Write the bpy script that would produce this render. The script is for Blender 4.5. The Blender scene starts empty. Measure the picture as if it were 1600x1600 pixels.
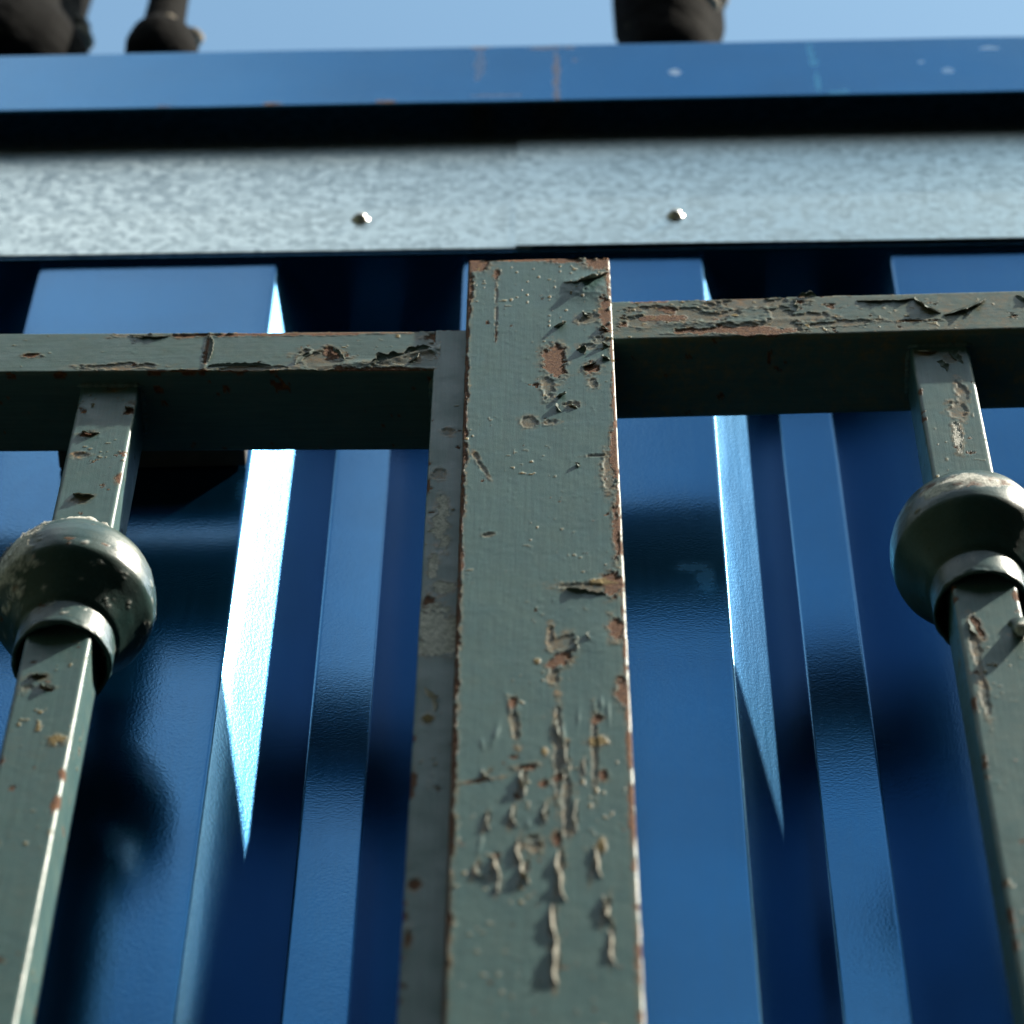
import bpy, math, random
import numpy as np
from mathutils import Vector, Matrix

S = bpy.context.scene
COL = S.collection
MM = 0.001
Z0 = 2.5                      # height of the metal strip's lower edge above the ground (m)

# ------------------------------------------------------------------ camera
cam_d = bpy.data.cameras.new("camera")
cam = bpy.data.objects.new("camera", cam_d); COL.objects.link(cam)
F = Vector((-0.0205428, 0.51299144, 0.85814788)); R = Vector((0.99963768, 0.02547048, 0.00870388)); U = R.cross(F)
m = Matrix((R, U, -F)).transposed().to_4x4()
m.translation = Vector((0.07555879, -0.83062977, Z0 - 1.63547844))
cam.matrix_world = m
cam_d.sensor_width = 36; cam_d.sensor_fit = 'HORIZONTAL'
cam_d.lens = 5858.74 / 1600 * 36
cam_d.clip_start = 0.05; cam_d.clip_end = 2000
cam_d.dof.use_dof = True
cam_d.dof.focus_distance = 1.54
cam_d.dof.aperture_fstop = cam_d.lens / 13.0
S.camera = cam

# ------------------------------------------------------------------ sky, sun, exposure
SUN = Vector((4.0, -1.0, 5.4)).normalized()
el = math.asin(SUN.z); az = math.atan2(SUN.x, SUN.y)
w = bpy.data.worlds.new("World"); S.world = w; w.use_nodes = True
nt = w.node_tree; nt.nodes.clear()
sky = nt.nodes.new("ShaderNodeTexSky"); sky.sky_type = 'NISHITA'; sky.sun_disc = False
sky.sun_elevation = el; sky.sun_rotation = az; sky.air_density = 1.0; sky.dust_density = 1.7; sky.ozone_density = 1.0
tc = nt.nodes.new("ShaderNodeTexCoord")
mp = nt.nodes.new("ShaderNodeMapping"); mp.inputs['Location'].default_value = (11.617, 9.5, 10.249); mp.inputs['Scale'].default_value = (1.0, 1.0, 1.0)
nz = nt.nodes.new("ShaderNodeTexNoise"); nz.inputs['Scale'].default_value = 3.2; nz.inputs['Detail'].default_value = 4.0
nz.inputs['Roughness'].default_value = 0.45
rp = nt.nodes.new("ShaderNodeValToRGB"); rp.color_ramp.elements[0].position = 0.52; rp.color_ramp.elements[1].position = 0.61
mx = nt.nodes.new("ShaderNodeMixRGB"); mx.blend_type = 'ADD'; mx.inputs['Color2'].default_value = (5.8, 5.4, 4.5, 1)
bg = nt.nodes.new("ShaderNodeBackground"); bg.inputs['Strength'].default_value = 0.1
wo = nt.nodes.new("ShaderNodeOutputWorld")
L = nt.links.new
L(tc.outputs['Generated'], mp.inputs['Vector']); L(mp.outputs['Vector'], nz.inputs['Vector'])
L(nz.outputs['Fac'], rp.inputs['Fac']); L(rp.outputs['Color'], mx.inputs['Fac'])
tint = nt.nodes.new("ShaderNodeMixRGB"); tint.blend_type = 'MULTIPLY'; tint.inputs['Fac'].default_value = 1.0; tint.inputs['Color2'].default_value = (0.90, 1.12, 1.01, 1)
L(sky.outputs['Color'], tint.inputs['Color1']); L(tint.outputs['Color'], mx.inputs['Color1']); L(mx.outputs['Color'], bg.inputs['Color']); L(bg.outputs['Background'], wo.inputs['Surface'])

sun_d = bpy.data.lights.new("sun", 'SUN'); sun_d.energy = 4.6; sun_d.angle = math.radians(0.7); sun_d.color = (1.0, 0.92, 0.78)
sun = bpy.data.objects.new("sun", sun_d); COL.objects.link(sun)
sun.rotation_euler = (-SUN).to_track_quat('-Z', 'Y').to_euler(); sun.location = (2, -1, 5)
S.view_settings.view_transform = 'Standard'; S.view_settings.look = 'None'
S.view_settings.exposure = 1.3; S.view_settings.gamma = 1.0; S.view_settings.use_curve_mapping = False
S.render.engine = 'CYCLES'; S.cycles.use_denoising = True
S.cycles.max_bounces = 8; S.cycles.sample_clamp_indirect = 6.0

# ------------------------------------------------------------------ numpy noise
def _hash(ix, iy, iz, seed):
    h = (ix.astype(np.int64) * 374761393 + iy.astype(np.int64) * 668265263 + iz.astype(np.int64) * 2147483647 + seed * 1274126177) & 0xFFFFFFFF
    h = ((h ^ (h >> 13)) * 1274126177) & 0xFFFFFFFF
    h = ((h ^ (h >> 16)) * 2246822519) & 0xFFFFFFFF
    return ((h ^ (h >> 15)) & 0xFFFFFF) / float(0xFFFFFF)

def vnoise(x, y, z, seed=0):
    x = np.asarray(x, float); y = np.asarray(y, float) + 0 * x; z = np.asarray(z, float) + 0 * x
    ix, iy, iz = np.floor(x), np.floor(y), np.floor(z)
    fx, fy, fz = x - ix, y - iy, z - iz
    fx, fy, fz = [t * t * t * (t * (t * 6 - 15) + 10) for t in (fx, fy, fz)]
    o = 0
    for a in (0, 1):
        for b in (0, 1):
            for c in (0, 1):
                o = o + _hash(ix + a, iy + b, iz + c, seed) * (fx if a else 1 - fx) * (fy if b else 1 - fy) * (fz if c else 1 - fz)
    return o                                                    # 0..1

def fbm(p, size, octaves=4, seed=0, gain=0.5):
    o = 0; amp = 1; tot = 0; f = 1.0 / size
    for k in range(octaves):
        o = o + amp * vnoise(p[..., 0] * f + 17.3 * k, p[..., 1] * f + 5.1 * k, p[..., 2] * f + 9.7 * k, seed + 31 * k)
        tot += amp; amp *= gain; f *= 2.03
    return o / tot

def sstep(a, b, x):
    t = np.clip((x - a) / (b - a), 0, 1); return t * t * (3 - 2 * t)

# ------------------------------------------------------------------ object helpers
def tag(o, label=None, cat=None, group=None, kind=None):
    if label: o['label'] = label
    if cat: o['category'] = cat
    if group: o['group'] = group
    if kind: o['kind'] = kind
    return o

def empty(name, loc_mm, **k):
    o = bpy.data.objects.new(name, None); COL.objects.link(o)
    o.empty_display_size = 0.05
    o.location = (loc_mm[0] * MM, loc_mm[1] * MM, loc_mm[2] * MM + Z0)
    return tag(o, **k)

def w_origin(o):
    v = np.zeros(3)
    while o is not None:
        v = v + np.array(o.location); o = o.parent
    return v

def mesh_obj(name, V, faces, mat, parent=None, smooth=True, wear=None, flat_angle=None):
    """V in mm in place (strip edge = 0); becomes one mesh object, a child of parent"""
    V = np.asarray(V, float).reshape(-1, 3)
    Wv = V * MM; Wv[:, 2] += Z0
    loc = np.zeros(3)
    if parent is None:
        loc = Wv.mean(axis=0); loc[2] = Wv[:, 2].min()
    org = (w_origin(parent) if parent is not None else 0) + loc
    me = bpy.data.meshes.new(name)
    me.from_pydata([tuple(v) for v in (Wv - org)], [], faces)
    me.polygons.foreach_set('use_smooth', [smooth] * len(me.polygons))
    me.materials.append(mat)
    if wear is not None:
        at = me.color_attributes.new("wear", 'FLOAT_COLOR', 'POINT')
        at.data.foreach_set('color', np.asarray(wear, np.float32).reshape(-1))
    me.update()
    o = bpy.data.objects.new(name, me); COL.objects.link(o)
    o.location = loc
    if parent is not None: o.parent = parent
    return o

def grid_faces(nu, nv, closed_u=False, off=0, flip=False):
    iu = np.arange(nu if closed_u else nu - 1); iv = np.arange(nv - 1)
    A, B = np.meshgrid(iu, iv, indexing='ij')
    A2 = (A + 1) % nu
    q = np.stack([A * nv + B, A2 * nv + B, A2 * nv + B + 1, A * nv + B + 1], -1).reshape(-1, 4) + off
    if flip: q = q[:, ::-1]
    return q.tolist()

# ------------------------------------------------------------------ worn paint field
def chips_field(a, s, chips, P, seed):
    """largest (1 - normalised distance) over the listed chips, and the kind weights"""
    n1 = fbm(P, 5.0, 4, seed + 3, 0.6) - 0.5
    n2 = fbm(P, 1.6, 2, seed + 8) - 0.5
    best = np.full(a.shape, -9.0)
    kinds = {k: np.zeros(a.shape) for k in 'rywb'}
    for (ca, cs, ra, rs, ang, kind) in chips:
        rad = max(ra, rs) * 2.2 + 1
        sel = (np.abs(a - ca) < rad) & (np.abs(s - cs) < rad)
        if not sel.any(): continue
        da, ds = a[sel] - ca, s[sel] - cs
        c, sn = math.cos(math.radians(ang)), math.sin(math.radians(ang))
        u, v = da * c + ds * sn, -da * sn + ds * c
        e = 1 - np.sqrt((u / ra) ** 2 + (v / rs) ** 2) + n1[sel] * 1.5 + n2[sel] * 0.7
        best[sel] = np.maximum(best[sel], e)
        kinds[kind][sel] = np.maximum(kinds[kind][sel], sstep(0.0, 0.16, e))
    return best, kinds

def worn(P, N, a, s, front, edge, chips, seed, dens=0.5, edge_rust=0.8, grime=0.3, lichen=0.3, bumps=None, bright_side=1.0):
    """returns displacement (mm) and wear colour (rust, lichen, chalk, grime)"""
    best, k = chips_field(a, s, chips, P, seed)
    best = np.where(front, best, -9)
    for q in k: k[q] = np.where(front, k[q], 0)
    edge = edge * np.where(N[..., 0] > 0.2, bright_side, 1.0)
    # stray small chips
    f1 = fbm(P, 7.0, 4, seed + 50, 0.6); f2 = fbm(P, 60.0, 2, seed + 60)
    stray = f1 - (0.80 - 0.10 * dens * sstep(0.4, 0.7, f2) - 0.03 * dens)
    sm = sstep(0.0, 0.02, stray)
    # edges rubbed through to rust
    f3 = fbm(P, 9.0, 4, seed + 70, 0.6)
    f4 = fbm(P, 45.0, 2, seed + 75)
    em = sstep(0.0, 0.10, edge * (0.55 + 0.5 * edge_rust) + (f3 - 0.5) * 1.7 + (f4 - 0.5) * 1.0 - 0.95) * (edge > 0.02)
    rust = np.clip(np.maximum.reduce([k['r'], sm, em]), 0, 1)
    mask = np.clip(np.maximum.reduce([k['r'], k['b'], k['w'] * 0.6, sm, em * 0.7]), 0, 1)
    h = -0.28 * mask
    h += 0.22 * np.exp(-((best + 0.05) / 0.09) ** 2) * (best > -5)
    h += 0.10 * np.exp(-((stray + 0.012) / 0.012) ** 2)
    # lumpy brushed paint, orange peel
    h += 0.22 * (fbm(P, 30.0, 2, seed + 80) - 0.5) + 0.10 * (fbm(P, 3.0, 3, seed + 90) - 0.5)
    blob = fbm(P, 2.2, 2, seed + 95)
    h += 0.10 * sstep(0.80, 0.95, blob)
    # lichen specks
    l1 = fbm(P, 2.4, 2, seed + 110); l2 = fbm(P, 28.0, 3, seed + 111)
    ly = sstep(0.80 - 0.12 * lichen, 0.86 - 0.10 * lichen, l1) * sstep(0.5, 0.72, l2 + 0.25 * lichen)
    ly = np.maximum(ly * (N[..., 2] > -0.5), k['y'])
    h += 0.10 * ly * (0.5 + fbm(P, 0.9, 2, seed + 115))
    if bumps is not None:
        for (ca, cs, ra, rs, ang, hh) in bumps:
            da, ds = a - ca, s - cs
            c, sn = math.cos(math.radians(ang)), math.sin(math.radians(ang))
            u, v = da * c + ds * sn, -da * sn + ds * c
            e = np.exp(-(u / ra) ** 2 - (v / rs) ** 2) * front
            h += hh * e * (0.6 + 0.8 * fbm(P, 2.0, 2, seed + 130))
    g = np.clip(grime * (0.4 + 1.2 * (fbm(P, 40.0, 4, seed + 120) - 0.3)), 0, 1)
    g = np.maximum(g, k['b'] * 0.55)
    g = np.maximum(g, np.clip(edge * 0.5 * edge_rust + 0.85 * sstep(-0.8, 0.0, best) * (best > -5), 0, 1) * (1 - rust))
    return h, np.stack([np.clip(np.maximum(rust, k['b'] * 0.22), 0, 1), np.clip(ly, 0, 1), np.clip(k['w'], 0, 1), g], -1)

def round_profile(a0, a1, y0, y1, r, step_front, step_side, step_back):
    """closed rounded-rectangle section, counter-clockwise seen with a to the right and y up; y0 is the front"""
    pts = []
    def arc(cx, cy, t0, t1, n, e):
        for i in range(n):
            t = t0 + (t1 - t0) * i / n
            pts.append((cx + r * math.cos(t), cy + r * math.sin(t), math.cos(t), math.sin(t), 1.0))
    def line(p0, p1, nrm, step):
        d = math.dist(p0, p1); n = max(2, int(d / step))
        for i in range(n):
            t = i / n
            dd = min(t, 1 - t) * d
            pts.append((p0[0] + (p1[0] - p0[0]) * t, p0[1] + (p1[1] - p0[1]) * t, nrm[0], nrm[1], max(0.0, 1 - dd / 2.5)))
    hp = math.pi / 2
    line((a0 + r, y0), (a1 - r, y0), (0, -1), step_front)
    arc(a1 - r, y0 + r, -hp, 0, 5, 1)
    line((a1, y0 + r), (a1, y1 - r), (1, 0), step_side)
    arc(a1 - r, y1 - r, 0, hp, 3, 1)
    line((a1 - r, y1), (a0 + r, y1), (0, 1), step_back)
    arc(a0 + r, y1 - r, hp, 2 * hp, 3, 1)
    line((a0, y1 - r), (a0, y0 + r), (-1, 0), step_side)
    arc(a0 + r, y0 + r, 2 * hp, 3 * hp, 5, 1)
    return np.array(pts)

def axis_steps(lo, hi, vlo, vhi, fine, coarse):
    """positions along a bar: fine inside [vlo, vhi], coarse outside"""
    vlo, vhi = max(lo, vlo), min(hi, vhi)
    parts = []
    if vlo > lo: parts.append(np.linspace(lo, vlo, max(2, int((vlo - lo) / coarse)) + 1)[:-1])
    parts.append(np.linspace(vlo, vhi, max(2, int((vhi - vlo) / fine)) + 1))
    if hi > vhi: parts.append(np.linspace(vhi, hi, max(2, int((hi - vhi) / coarse)) + 1)[1:])
    return np.concatenate(parts)

def bar(name, axis, sec, ss, mat, parent, slope=0.0, taper=None, seed=0, cap_wear=True, **wk):
    """a worn painted bar: section swept along x or z, displaced by the paint field"""
    nu, nv = len(sec), len(ss)
    A = np.repeat(sec[:, 0:1], nv, 1); Y = np.repeat(sec[:, 1:2], nv, 1); Sv = np.repeat(ss[None, :], nu, 0)
    nA = np.repeat(sec[:, 2:3], nv, 1); nY = np.repeat(sec[:, 3:4], nv, 1); E = np.repeat(sec[:, 4:5], nv, 1)
    end = np.minimum(np.abs(Sv - ss[0]), np.abs(Sv - ss[-1]))
    if cap_wear: E = np.maximum(E, np.clip(1 - end / 3.0, 0, 1))
    if taper is not None: A = taper(A, Sv)
    if axis == 'z':
        P = np.stack([A, Y, Sv], -1); N = np.stack([nA, nY, 0 * nA], -1)
    else:
        P = np.stack([Sv, Y, A + slope * Sv], -1); N = np.stack([0 * nA, nY, nA], -1)
    front = nY < -0.7
    h, wear = worn(P, N, P[..., 0], P[..., 2], front, E, seed=seed, **wk)
    P = P + N * h[..., None]
    V = P.reshape(-1, 3); Wr = wear.reshape(-1, 4)
    f = grid_faces(nu, nv, True, flip=(axis == 'x'))
    # end caps
    c0 = P[:, 0].mean(0); c1 = P[:, -1].mean(0)
    V = np.concatenate([V, [c0, c1]]); Wr = np.concatenate([Wr, [[.6, 0, 0, .4]] * 2])
    i0, i1 = len(V) - 2, len(V) - 1
    for i in range(nu):
        j = (i + 1) % nu
        t0, t1 = (i0, j * nv, i * nv), (i1, i * nv + nv - 1, j * nv + nv - 1)
        if axis == 'x': t0, t1 = t0[::-1], t1[::-1]
        f += [t0, t1]
    return mesh_obj(name, V, f, mat, parent, True, Wr)

def lathe(name, prof, cx, cy, cz, mat, parent, seg=96, seed=0, chips=(), wear_fn=None, disp=True):
    """prof: list of (r, z) from top to bottom; resampled finely"""
    pr = [np.array(prof[0])]
    for a, b in zip(prof[:-1], prof[1:]):
        a, b = np.array(a, float), np.array(b, float)
        n = max(1, int(np.linalg.norm(b - a) / 0.9))
        for i in range(1, n + 1): pr.append(a + (b - a) * i / n)
    pr = np.array(pr); nv = len(pr)
    th = np.linspace(0, 2 * math.pi, seg, endpoint=False)
    T, Rr = np.meshgrid(th, pr[:, 0], indexing='ij'); _, Zz = np.meshgrid(th, pr[:, 1], indexing='ij')
    P = np.stack([cx + Rr * np.sin(T), cy - Rr * np.cos(T), cz + Zz], -1)
    d = np.gradient(pr, axis=0); nr = np.stack([-d[:, 1], d[:, 0]], -1); nr /= np.linalg.norm(nr, axis=1)[:, None] + 1e-9
    N = np.stack([np.sin(T) * nr[None, :, 0], -np.cos(T) * nr[None, :, 0], 0 * T + nr[None, :, 1]], -1)
    Tn = (T + math.pi) % (2 * math.pi) - math.pi
    wear = None
    if disp:
        h, wear = worn(P, N, np.degrees(Tn), Zz, np.ones(T.shape, bool), 0 * T, chips, seed, dens=0.25, edge_rust=0.0, grime=0.15, lichen=0.1)
        h = h + 0.8 * (fbm(P, 16, 2, seed + 7) - 0.5) + (Zz < -40) * 1.6 * (fbm(P, 5, 3, seed + 9) - 0.45)
        if wear_fn is not None: h, wear = wear_fn(P, np.degrees(Tn), Zz, h, wear)
        P = P + N * h[..., None]
        wear = wear.reshape(-1, 4)
    f = grid_faces(seg, nv, True, flip=True)
    return mesh_obj(name, P.reshape(-1, 3), f, mat, parent, True, wear)

def box(name, x0, x1, y0, y1, z0, z1, mat, parent=None, r=1.0):
    """bevelled box"""
    sec = round_profile(x0, x1, y0, y1, r, 50, 50, 50)
    zs = np.array([z0, z0 + r * 0.3, z0 + r, z1 - r, z1 - r * 0.3, z1]); ins = np.array([r, r * 0.3, 0, 0, r * 0.3, r])
    P = np.stack([sec[:, None, 0] - sec[:, None, 2] * ins, sec[:, None, 1] - sec[:, None, 3] * ins, 0 * sec[:, None, 0] + zs], -1)
    nu, nv = len(sec), len(zs)
    f = grid_faces(nu, nv, True)
    f += [[i * nv for i in range(nu)][::-1], [i * nv + nv - 1 for i in range(nu)]]
    return mesh_obj(name, P.reshape(-1, 3), f, mat, parent, False)

# ------------------------------------------------------------------ materials
class NT:
    def __init__(s, name):
        s.m = bpy.data.materials.new(name); s.m.use_nodes = True; s.t = s.m.node_tree
        s.b = s.t.nodes['Principled BSDF']
        s.tc = s.t.nodes.new('ShaderNodeTexCoord')
    def new(s, t, **k):
        n = s.t.nodes.new(t)
        for a, b in k.items():
            if a in n.inputs: n.inputs[a].default_value = b
            else: setattr(n, a, b)
        return n
    def l(s, a, b): s.t.links.new(a, b)
    def noise(s, scale, detail=4, rough=0.55, stretch=None):
        n = s.new('ShaderNodeTexNoise'); n.inputs['Scale'].default_value = scale; n.inputs['Detail'].default_value = detail; n.inputs['Roughness'].default_value = rough
        if stretch:
            mp = s.new('ShaderNodeMapping'); mp.inputs['Scale'].default_value = stretch
            s.l(s.tc.outputs['Object'], mp.inputs['Vector']); s.l(mp.outputs['Vector'], n.inputs['Vector'])
        else: s.l(s.tc.outputs['Object'], n.inputs['Vector'])
        return n.outputs['Fac']
    def ramp(s, fac, stops):
        r = s.new('ShaderNodeValToRGB'); e = r.color_ramp.elements
        e[0].position, e[0].color = stops[0][0], (*stops[0][1], 1); e[1].position, e[1].color = stops[-1][0], (*stops[-1][1], 1)
        for p, c in stops[1:-1]:
            q = e.new(p); q.color = (*c, 1)
        s.l(fac, r.inputs['Fac']); return r.outputs['Color']
    def mix(s, fac, c1, c2, mode='MIX'):
        n = s.new('ShaderNodeMixRGB', blend_type=mode)
        for i, c in (('Fac', fac), ('Color1', c1), ('Color2', c2)):
            if isinstance(c, (int, float)): n.inputs[i].default_value = c
            elif isinstance(c, tuple): n.inputs[i].default_value = (*c, 1)
            else: s.l(c, n.inputs[i])
        return n.outputs['Color']
    def math(s, op, a, b=0.0, clamp=False):
        n = s.new('ShaderNodeMath', operation=op); n.use_clamp = clamp
        for i, c in enumerate((a, b)):
            if isinstance(c, (int, float)): n.inputs[i].default_value = c
            else: s.l(c, n.inputs[i])
        return n.outputs[0]
    def bump(s, h, dist, strength=1.0, prev=None):
        n = s.new('ShaderNodeBump'); n.inputs['Distance'].default_value = dist; n.inputs['Strength'].default_value = strength
        s.l(h, n.inputs['Height'])
        if prev is not None: s.l(prev, n.inputs['Normal'])
        return n.outputs['Normal']
    def set(s, k, v):
        if isinstance(v, (int, float)): s.b.inputs[k].default_value = v
        elif isinstance(v, tuple): s.b.inputs[k].default_value = (*v, 1) if len(v) == 3 else v
        else: s.l(v, s.b.inputs[k])

def green_paint(name, c0, c1, streak=(1.0, 1.0, 0.04), r0=0.36, r1=0.52):
    t = NT(name)
    at = t.new('ShaderNodeAttribute', attribute_name='wear')
    sp = t.new('ShaderNodeSeparateColor'); t.l(at.outputs['Color'], sp.inputs['Color'])
    rust, lich, chalk, grime = sp.outputs[0], sp.outputs[1], sp.outputs[2], at.outputs['Alpha']
    base = t.ramp(t.noise(45, 6, 0.6), [(0.3, c0), (0.7, c1)])
    st = t.noise(900, 3, 0.5, streak)
    base = t.mix(0.22, base, t.ramp(st, [(0.35, tuple(v * 0.7 for v in c0)), (0.65, tuple(v * 1.3 for v in c1))]))
    speck = t.ramp(t.noise(1500, 2, 0.5), [(0.66, (0, 0, 0)), (0.72, (1, 1, 1))])
    base = t.mix(t.math('MULTIPLY', speck, 0.35), base, (0.05, 0.06, 0.05))
    gn = t.ramp(t.noise(260, 5, 0.7), [(0.42, (0, 0, 0)), (0.7, (1, 1, 1))])
    gcol = t.ramp(t.noise(120, 4), [(0.35, (0.115, 0.120, 0.066)), (0.52, (0.180, 0.132, 0.055)), (0.70, (0.28, 0.155, 0.045))])
    base = t.mix(t.math('MULTIPLY', t.math('ADD', gn, 0.25), grime, True), base, gcol)
    rc = t.ramp(t.noise(520, 6, 0.7), [(0.3, (0.045, 0.019, 0.010)), (0.5, (0.130, 0.046, 0.016)), (0.72, (0.235, 0.108, 0.032))])
    base = t.mix(rust, base, rc)
    yc = t.ramp(t.noise(1400, 3), [(0.35, (0.13, 0.09, 0.03)), (0.65, (0.27, 0.20, 0.07))])
    base = t.mix(lich, base, yc)
    wc = t.ramp(t.noise(560, 6, 0.8), [(0.28, (0.16, 0.19, 0.17)), (0.42, (0.42, 0.44, 0.40)), (0.6, (0.85, 0.84, 0.78))])
    base = t.mix(chalk, base, wc)
    t.set('Base Color', base)
    ro = t.mix(rust, t.ramp(t.noise(90, 4), [(0.3, (r0,) * 3), (0.7, (r1,) * 3)]), (0.85,) * 3)
    ro = t.mix(t.math('MAXIMUM', lich, chalk), ro, (0.9,) * 3)
    t.set('Roughness', ro); t.set('Specular IOR Level', 0.35)
    n = t.bump(st, 0.00012, 0.5)
    n = t.bump(t.noise(2200, 3, 0.6), 0.0001, 0.6, n)
    rb = t.math('MULTIPLY', t.noise(1300, 6, 0.75), t.math('MAXIMUM', t.math('MAXIMUM', rust, lich), chalk))
    n = t.bump(rb, 0.0006, 0.9, n)
    t.set('Normal', n)
    return t.m

M_PLATE = green_paint('worn grey green paint, brushed vertically', (0.048, 0.114, 0.113), (0.061, 0.135, 0.132))
M_RAIL = green_paint('worn grey green paint, brushed along', (0.047, 0.104, 0.097), (0.060, 0.122, 0.112), (0.04, 1.0, 1.0))

M_COLLAR = green_paint('glossier dark green paint on the cast collars', (0.022, 0.060, 0.059), (0.034, 0.080, 0.077), (1.0, 1.0, 1.0), 0.26, 0.42)

def flake_mat():
    t = NT('curled paint flake')
    geo = t.new('ShaderNodeNewGeometry')
    at = t.new('ShaderNodeAttribute', attribute_name='wear')
    sp = t.new('ShaderNodeSeparateColor'); t.l(at.outputs['Color'], sp.inputs['Color'])
    c = t.ramp(t.noise(300, 4), [(0.3, (0.054, 0.092, 0.084)), (0.7, (0.085, 0.122, 0.108))])
    under = t.ramp(t.noise(500, 4), [(0.35, (0.22, 0.21, 0.17)), (0.65, (0.48, 0.46, 0.39))])
    t.set('Base Color', t.mix(sp.outputs[0], c, under)); t.set('Roughness', 0.7); t.set('Specular IOR Level', 0.2)
    t.set('Normal', t.bump(t.noise(1500, 3), 0.0001, 0.5))
    return t.m
M_FLAKE = flake_mat()

def blue_sheet(name, base, wear=False, scuffs=()):
    t = NT(name)
    c = t.ramp(t.noise(14, 4), [(0.3, tuple(v * 0.9 for v in base)), (0.7, tuple(v * 1.1 for v in base))])
    ro = 0.17
    if wear:
        at = t.new('ShaderNodeAttribute', attribute_name='wear')
        sp = t.new('ShaderNodeSeparateColor'); t.l(at.outputs['Color'], sp.inputs['Color'])
        rc = t.ramp(t.noise(400, 5), [(0.35, (0.12, 0.05, 0.03)), (0.65, (0.3, 0.17, 0.1))])
        c = t.mix(sp.outputs[0], c, rc)
        c = t.mix(sp.outputs[1], c, (0.05, 0.34, 0.42))
        c = t.mix(sp.outputs[2], c, (0.5, 0.55, 0.62))
        ro = t.mix(t.math('MAXIMUM', t.math('MAXIMUM', sp.outputs[0], sp.outputs[1]), sp.outputs[2]), (0.17,) * 3, (0.65,) * 3)
    # scraped, scuffed places (positions in the place itself) and rain-washed dust
    geo = t.new('ShaderNodeNewGeometry')
    strk = t.noise(70, 5, 0.65, (6.0, 6.0, 0.35)); fine = t.noise(420, 6, 0.75, (0.45, 1.0, 1.5))
    best = None
    for (cx, cz, rx, rz) in scuffs:
        mp = t.new('ShaderNodeMapping', vector_type='POINT')
        mp.inputs['Location'].default_value = (-cx / rx, 0, -(cz + Z0 * 1000) / rz); mp.inputs['Scale'].default_value = (1000 / rx, 0, 1000 / rz)
        t.l(geo.outputs['Position'], mp.inputs['Vector'])
        ln = t.new('ShaderNodeVectorMath', operation='LENGTH'); t.l(mp.outputs['Vector'], ln.inputs[0])
        e = t.math('SUBTRACT', 1.0, ln.outputs['Value'], True)
        best = e if best is None else t.math('MAXIMUM', best, e)
    if best is not None:
        k = t.math('ADD', t.math('MULTIPLY', best, 0.55), fine)
        k = t.math('MULTIPLY', t.ramp(k, [(0.66, (0, 0, 0)), (0.90, (1, 1, 1))]), t.math('MULTIPLY', best, 1.6, True))
        c = t.mix(t.math('MULTIPLY', k, 0.13), c, (0.01, 0.16, 0.32)); ro = t.mix(k, (0.17,) * 3, (0.27,) * 3)
    dust = t.math('MULTIPLY', t.ramp(strk, [(0.45, (0, 0, 0)), (0.8, (1, 1, 1))]), 0.04)
    c = t.mix(dust, c, (0.02, 0.15, 0.24))
    t.set('Base Color', c)
    ro = t.math('ADD', ro, t.math('MULTIPLY', strk, 0.05)); t.set('Roughness', ro)
    t.set('Metallic', t.math('SUBTRACT', 0.9, dust))
    t.set('Specular Tint', (0.75, 0.85, 0.95)); t.set('Coat Weight', 0.32); t.set('Coat Roughness', t.math('ADD', 0.10, t.math('MULTIPLY', strk, 0.07))); t.set('Coat IOR', 1.52)
    n = t.bump(t.noise(850, 2, 0.5), 0.00013, 0.5)
    t.set('Normal', n)
    t.l(n, t.b.inputs['Coat Normal'])
    return t.m
M_BLUE = blue_sheet('glossy blue coated steel with fine leather grain', (0.0003, 0.086, 0.215), True, [(124, -303, 8, 24), (119, -294, 15, 9), (-77, -222, 5, 20)])
M_CAP = blue_sheet('blue coated steel with scuffs', (0.0003, 0.106, 0.25), True)

def galv():
    t = NT('galvanised steel with spangle')
    v = t.new('ShaderNodeTexVoronoi'); v.inputs['Scale'].default_value = 260; t.l(t.tc.outputs['Object'], v.inputs['Vector'])
    sp = t.new('ShaderNodeSeparateColor'); t.l(v.outputs['Color'], sp.inputs['Color'])
    a = t.math('MULTIPLY', sp.outputs[0], 0.5); n = t.math('ADD', a, t.math('MULTIPLY', t.noise(190, 5, 0.7), 0.9))
    c = t.ramp(n, [(0.38, (0.32, 0.375, 0.38)), (0.66, (0.44, 0.50, 0.49)), (0.95, (0.55, 0.61, 0.59))])
    t.set('Base Color', c); t.set('Metallic', 1.0)
    t.set('Roughness', t.ramp(n, [(0.3, (0.40,) * 3), (0.9, (0.28,) * 3)]))
    t.set('Normal', t.bump(n, 0.0003, 0.35))
    return t.m
M_GALV = galv()

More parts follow.
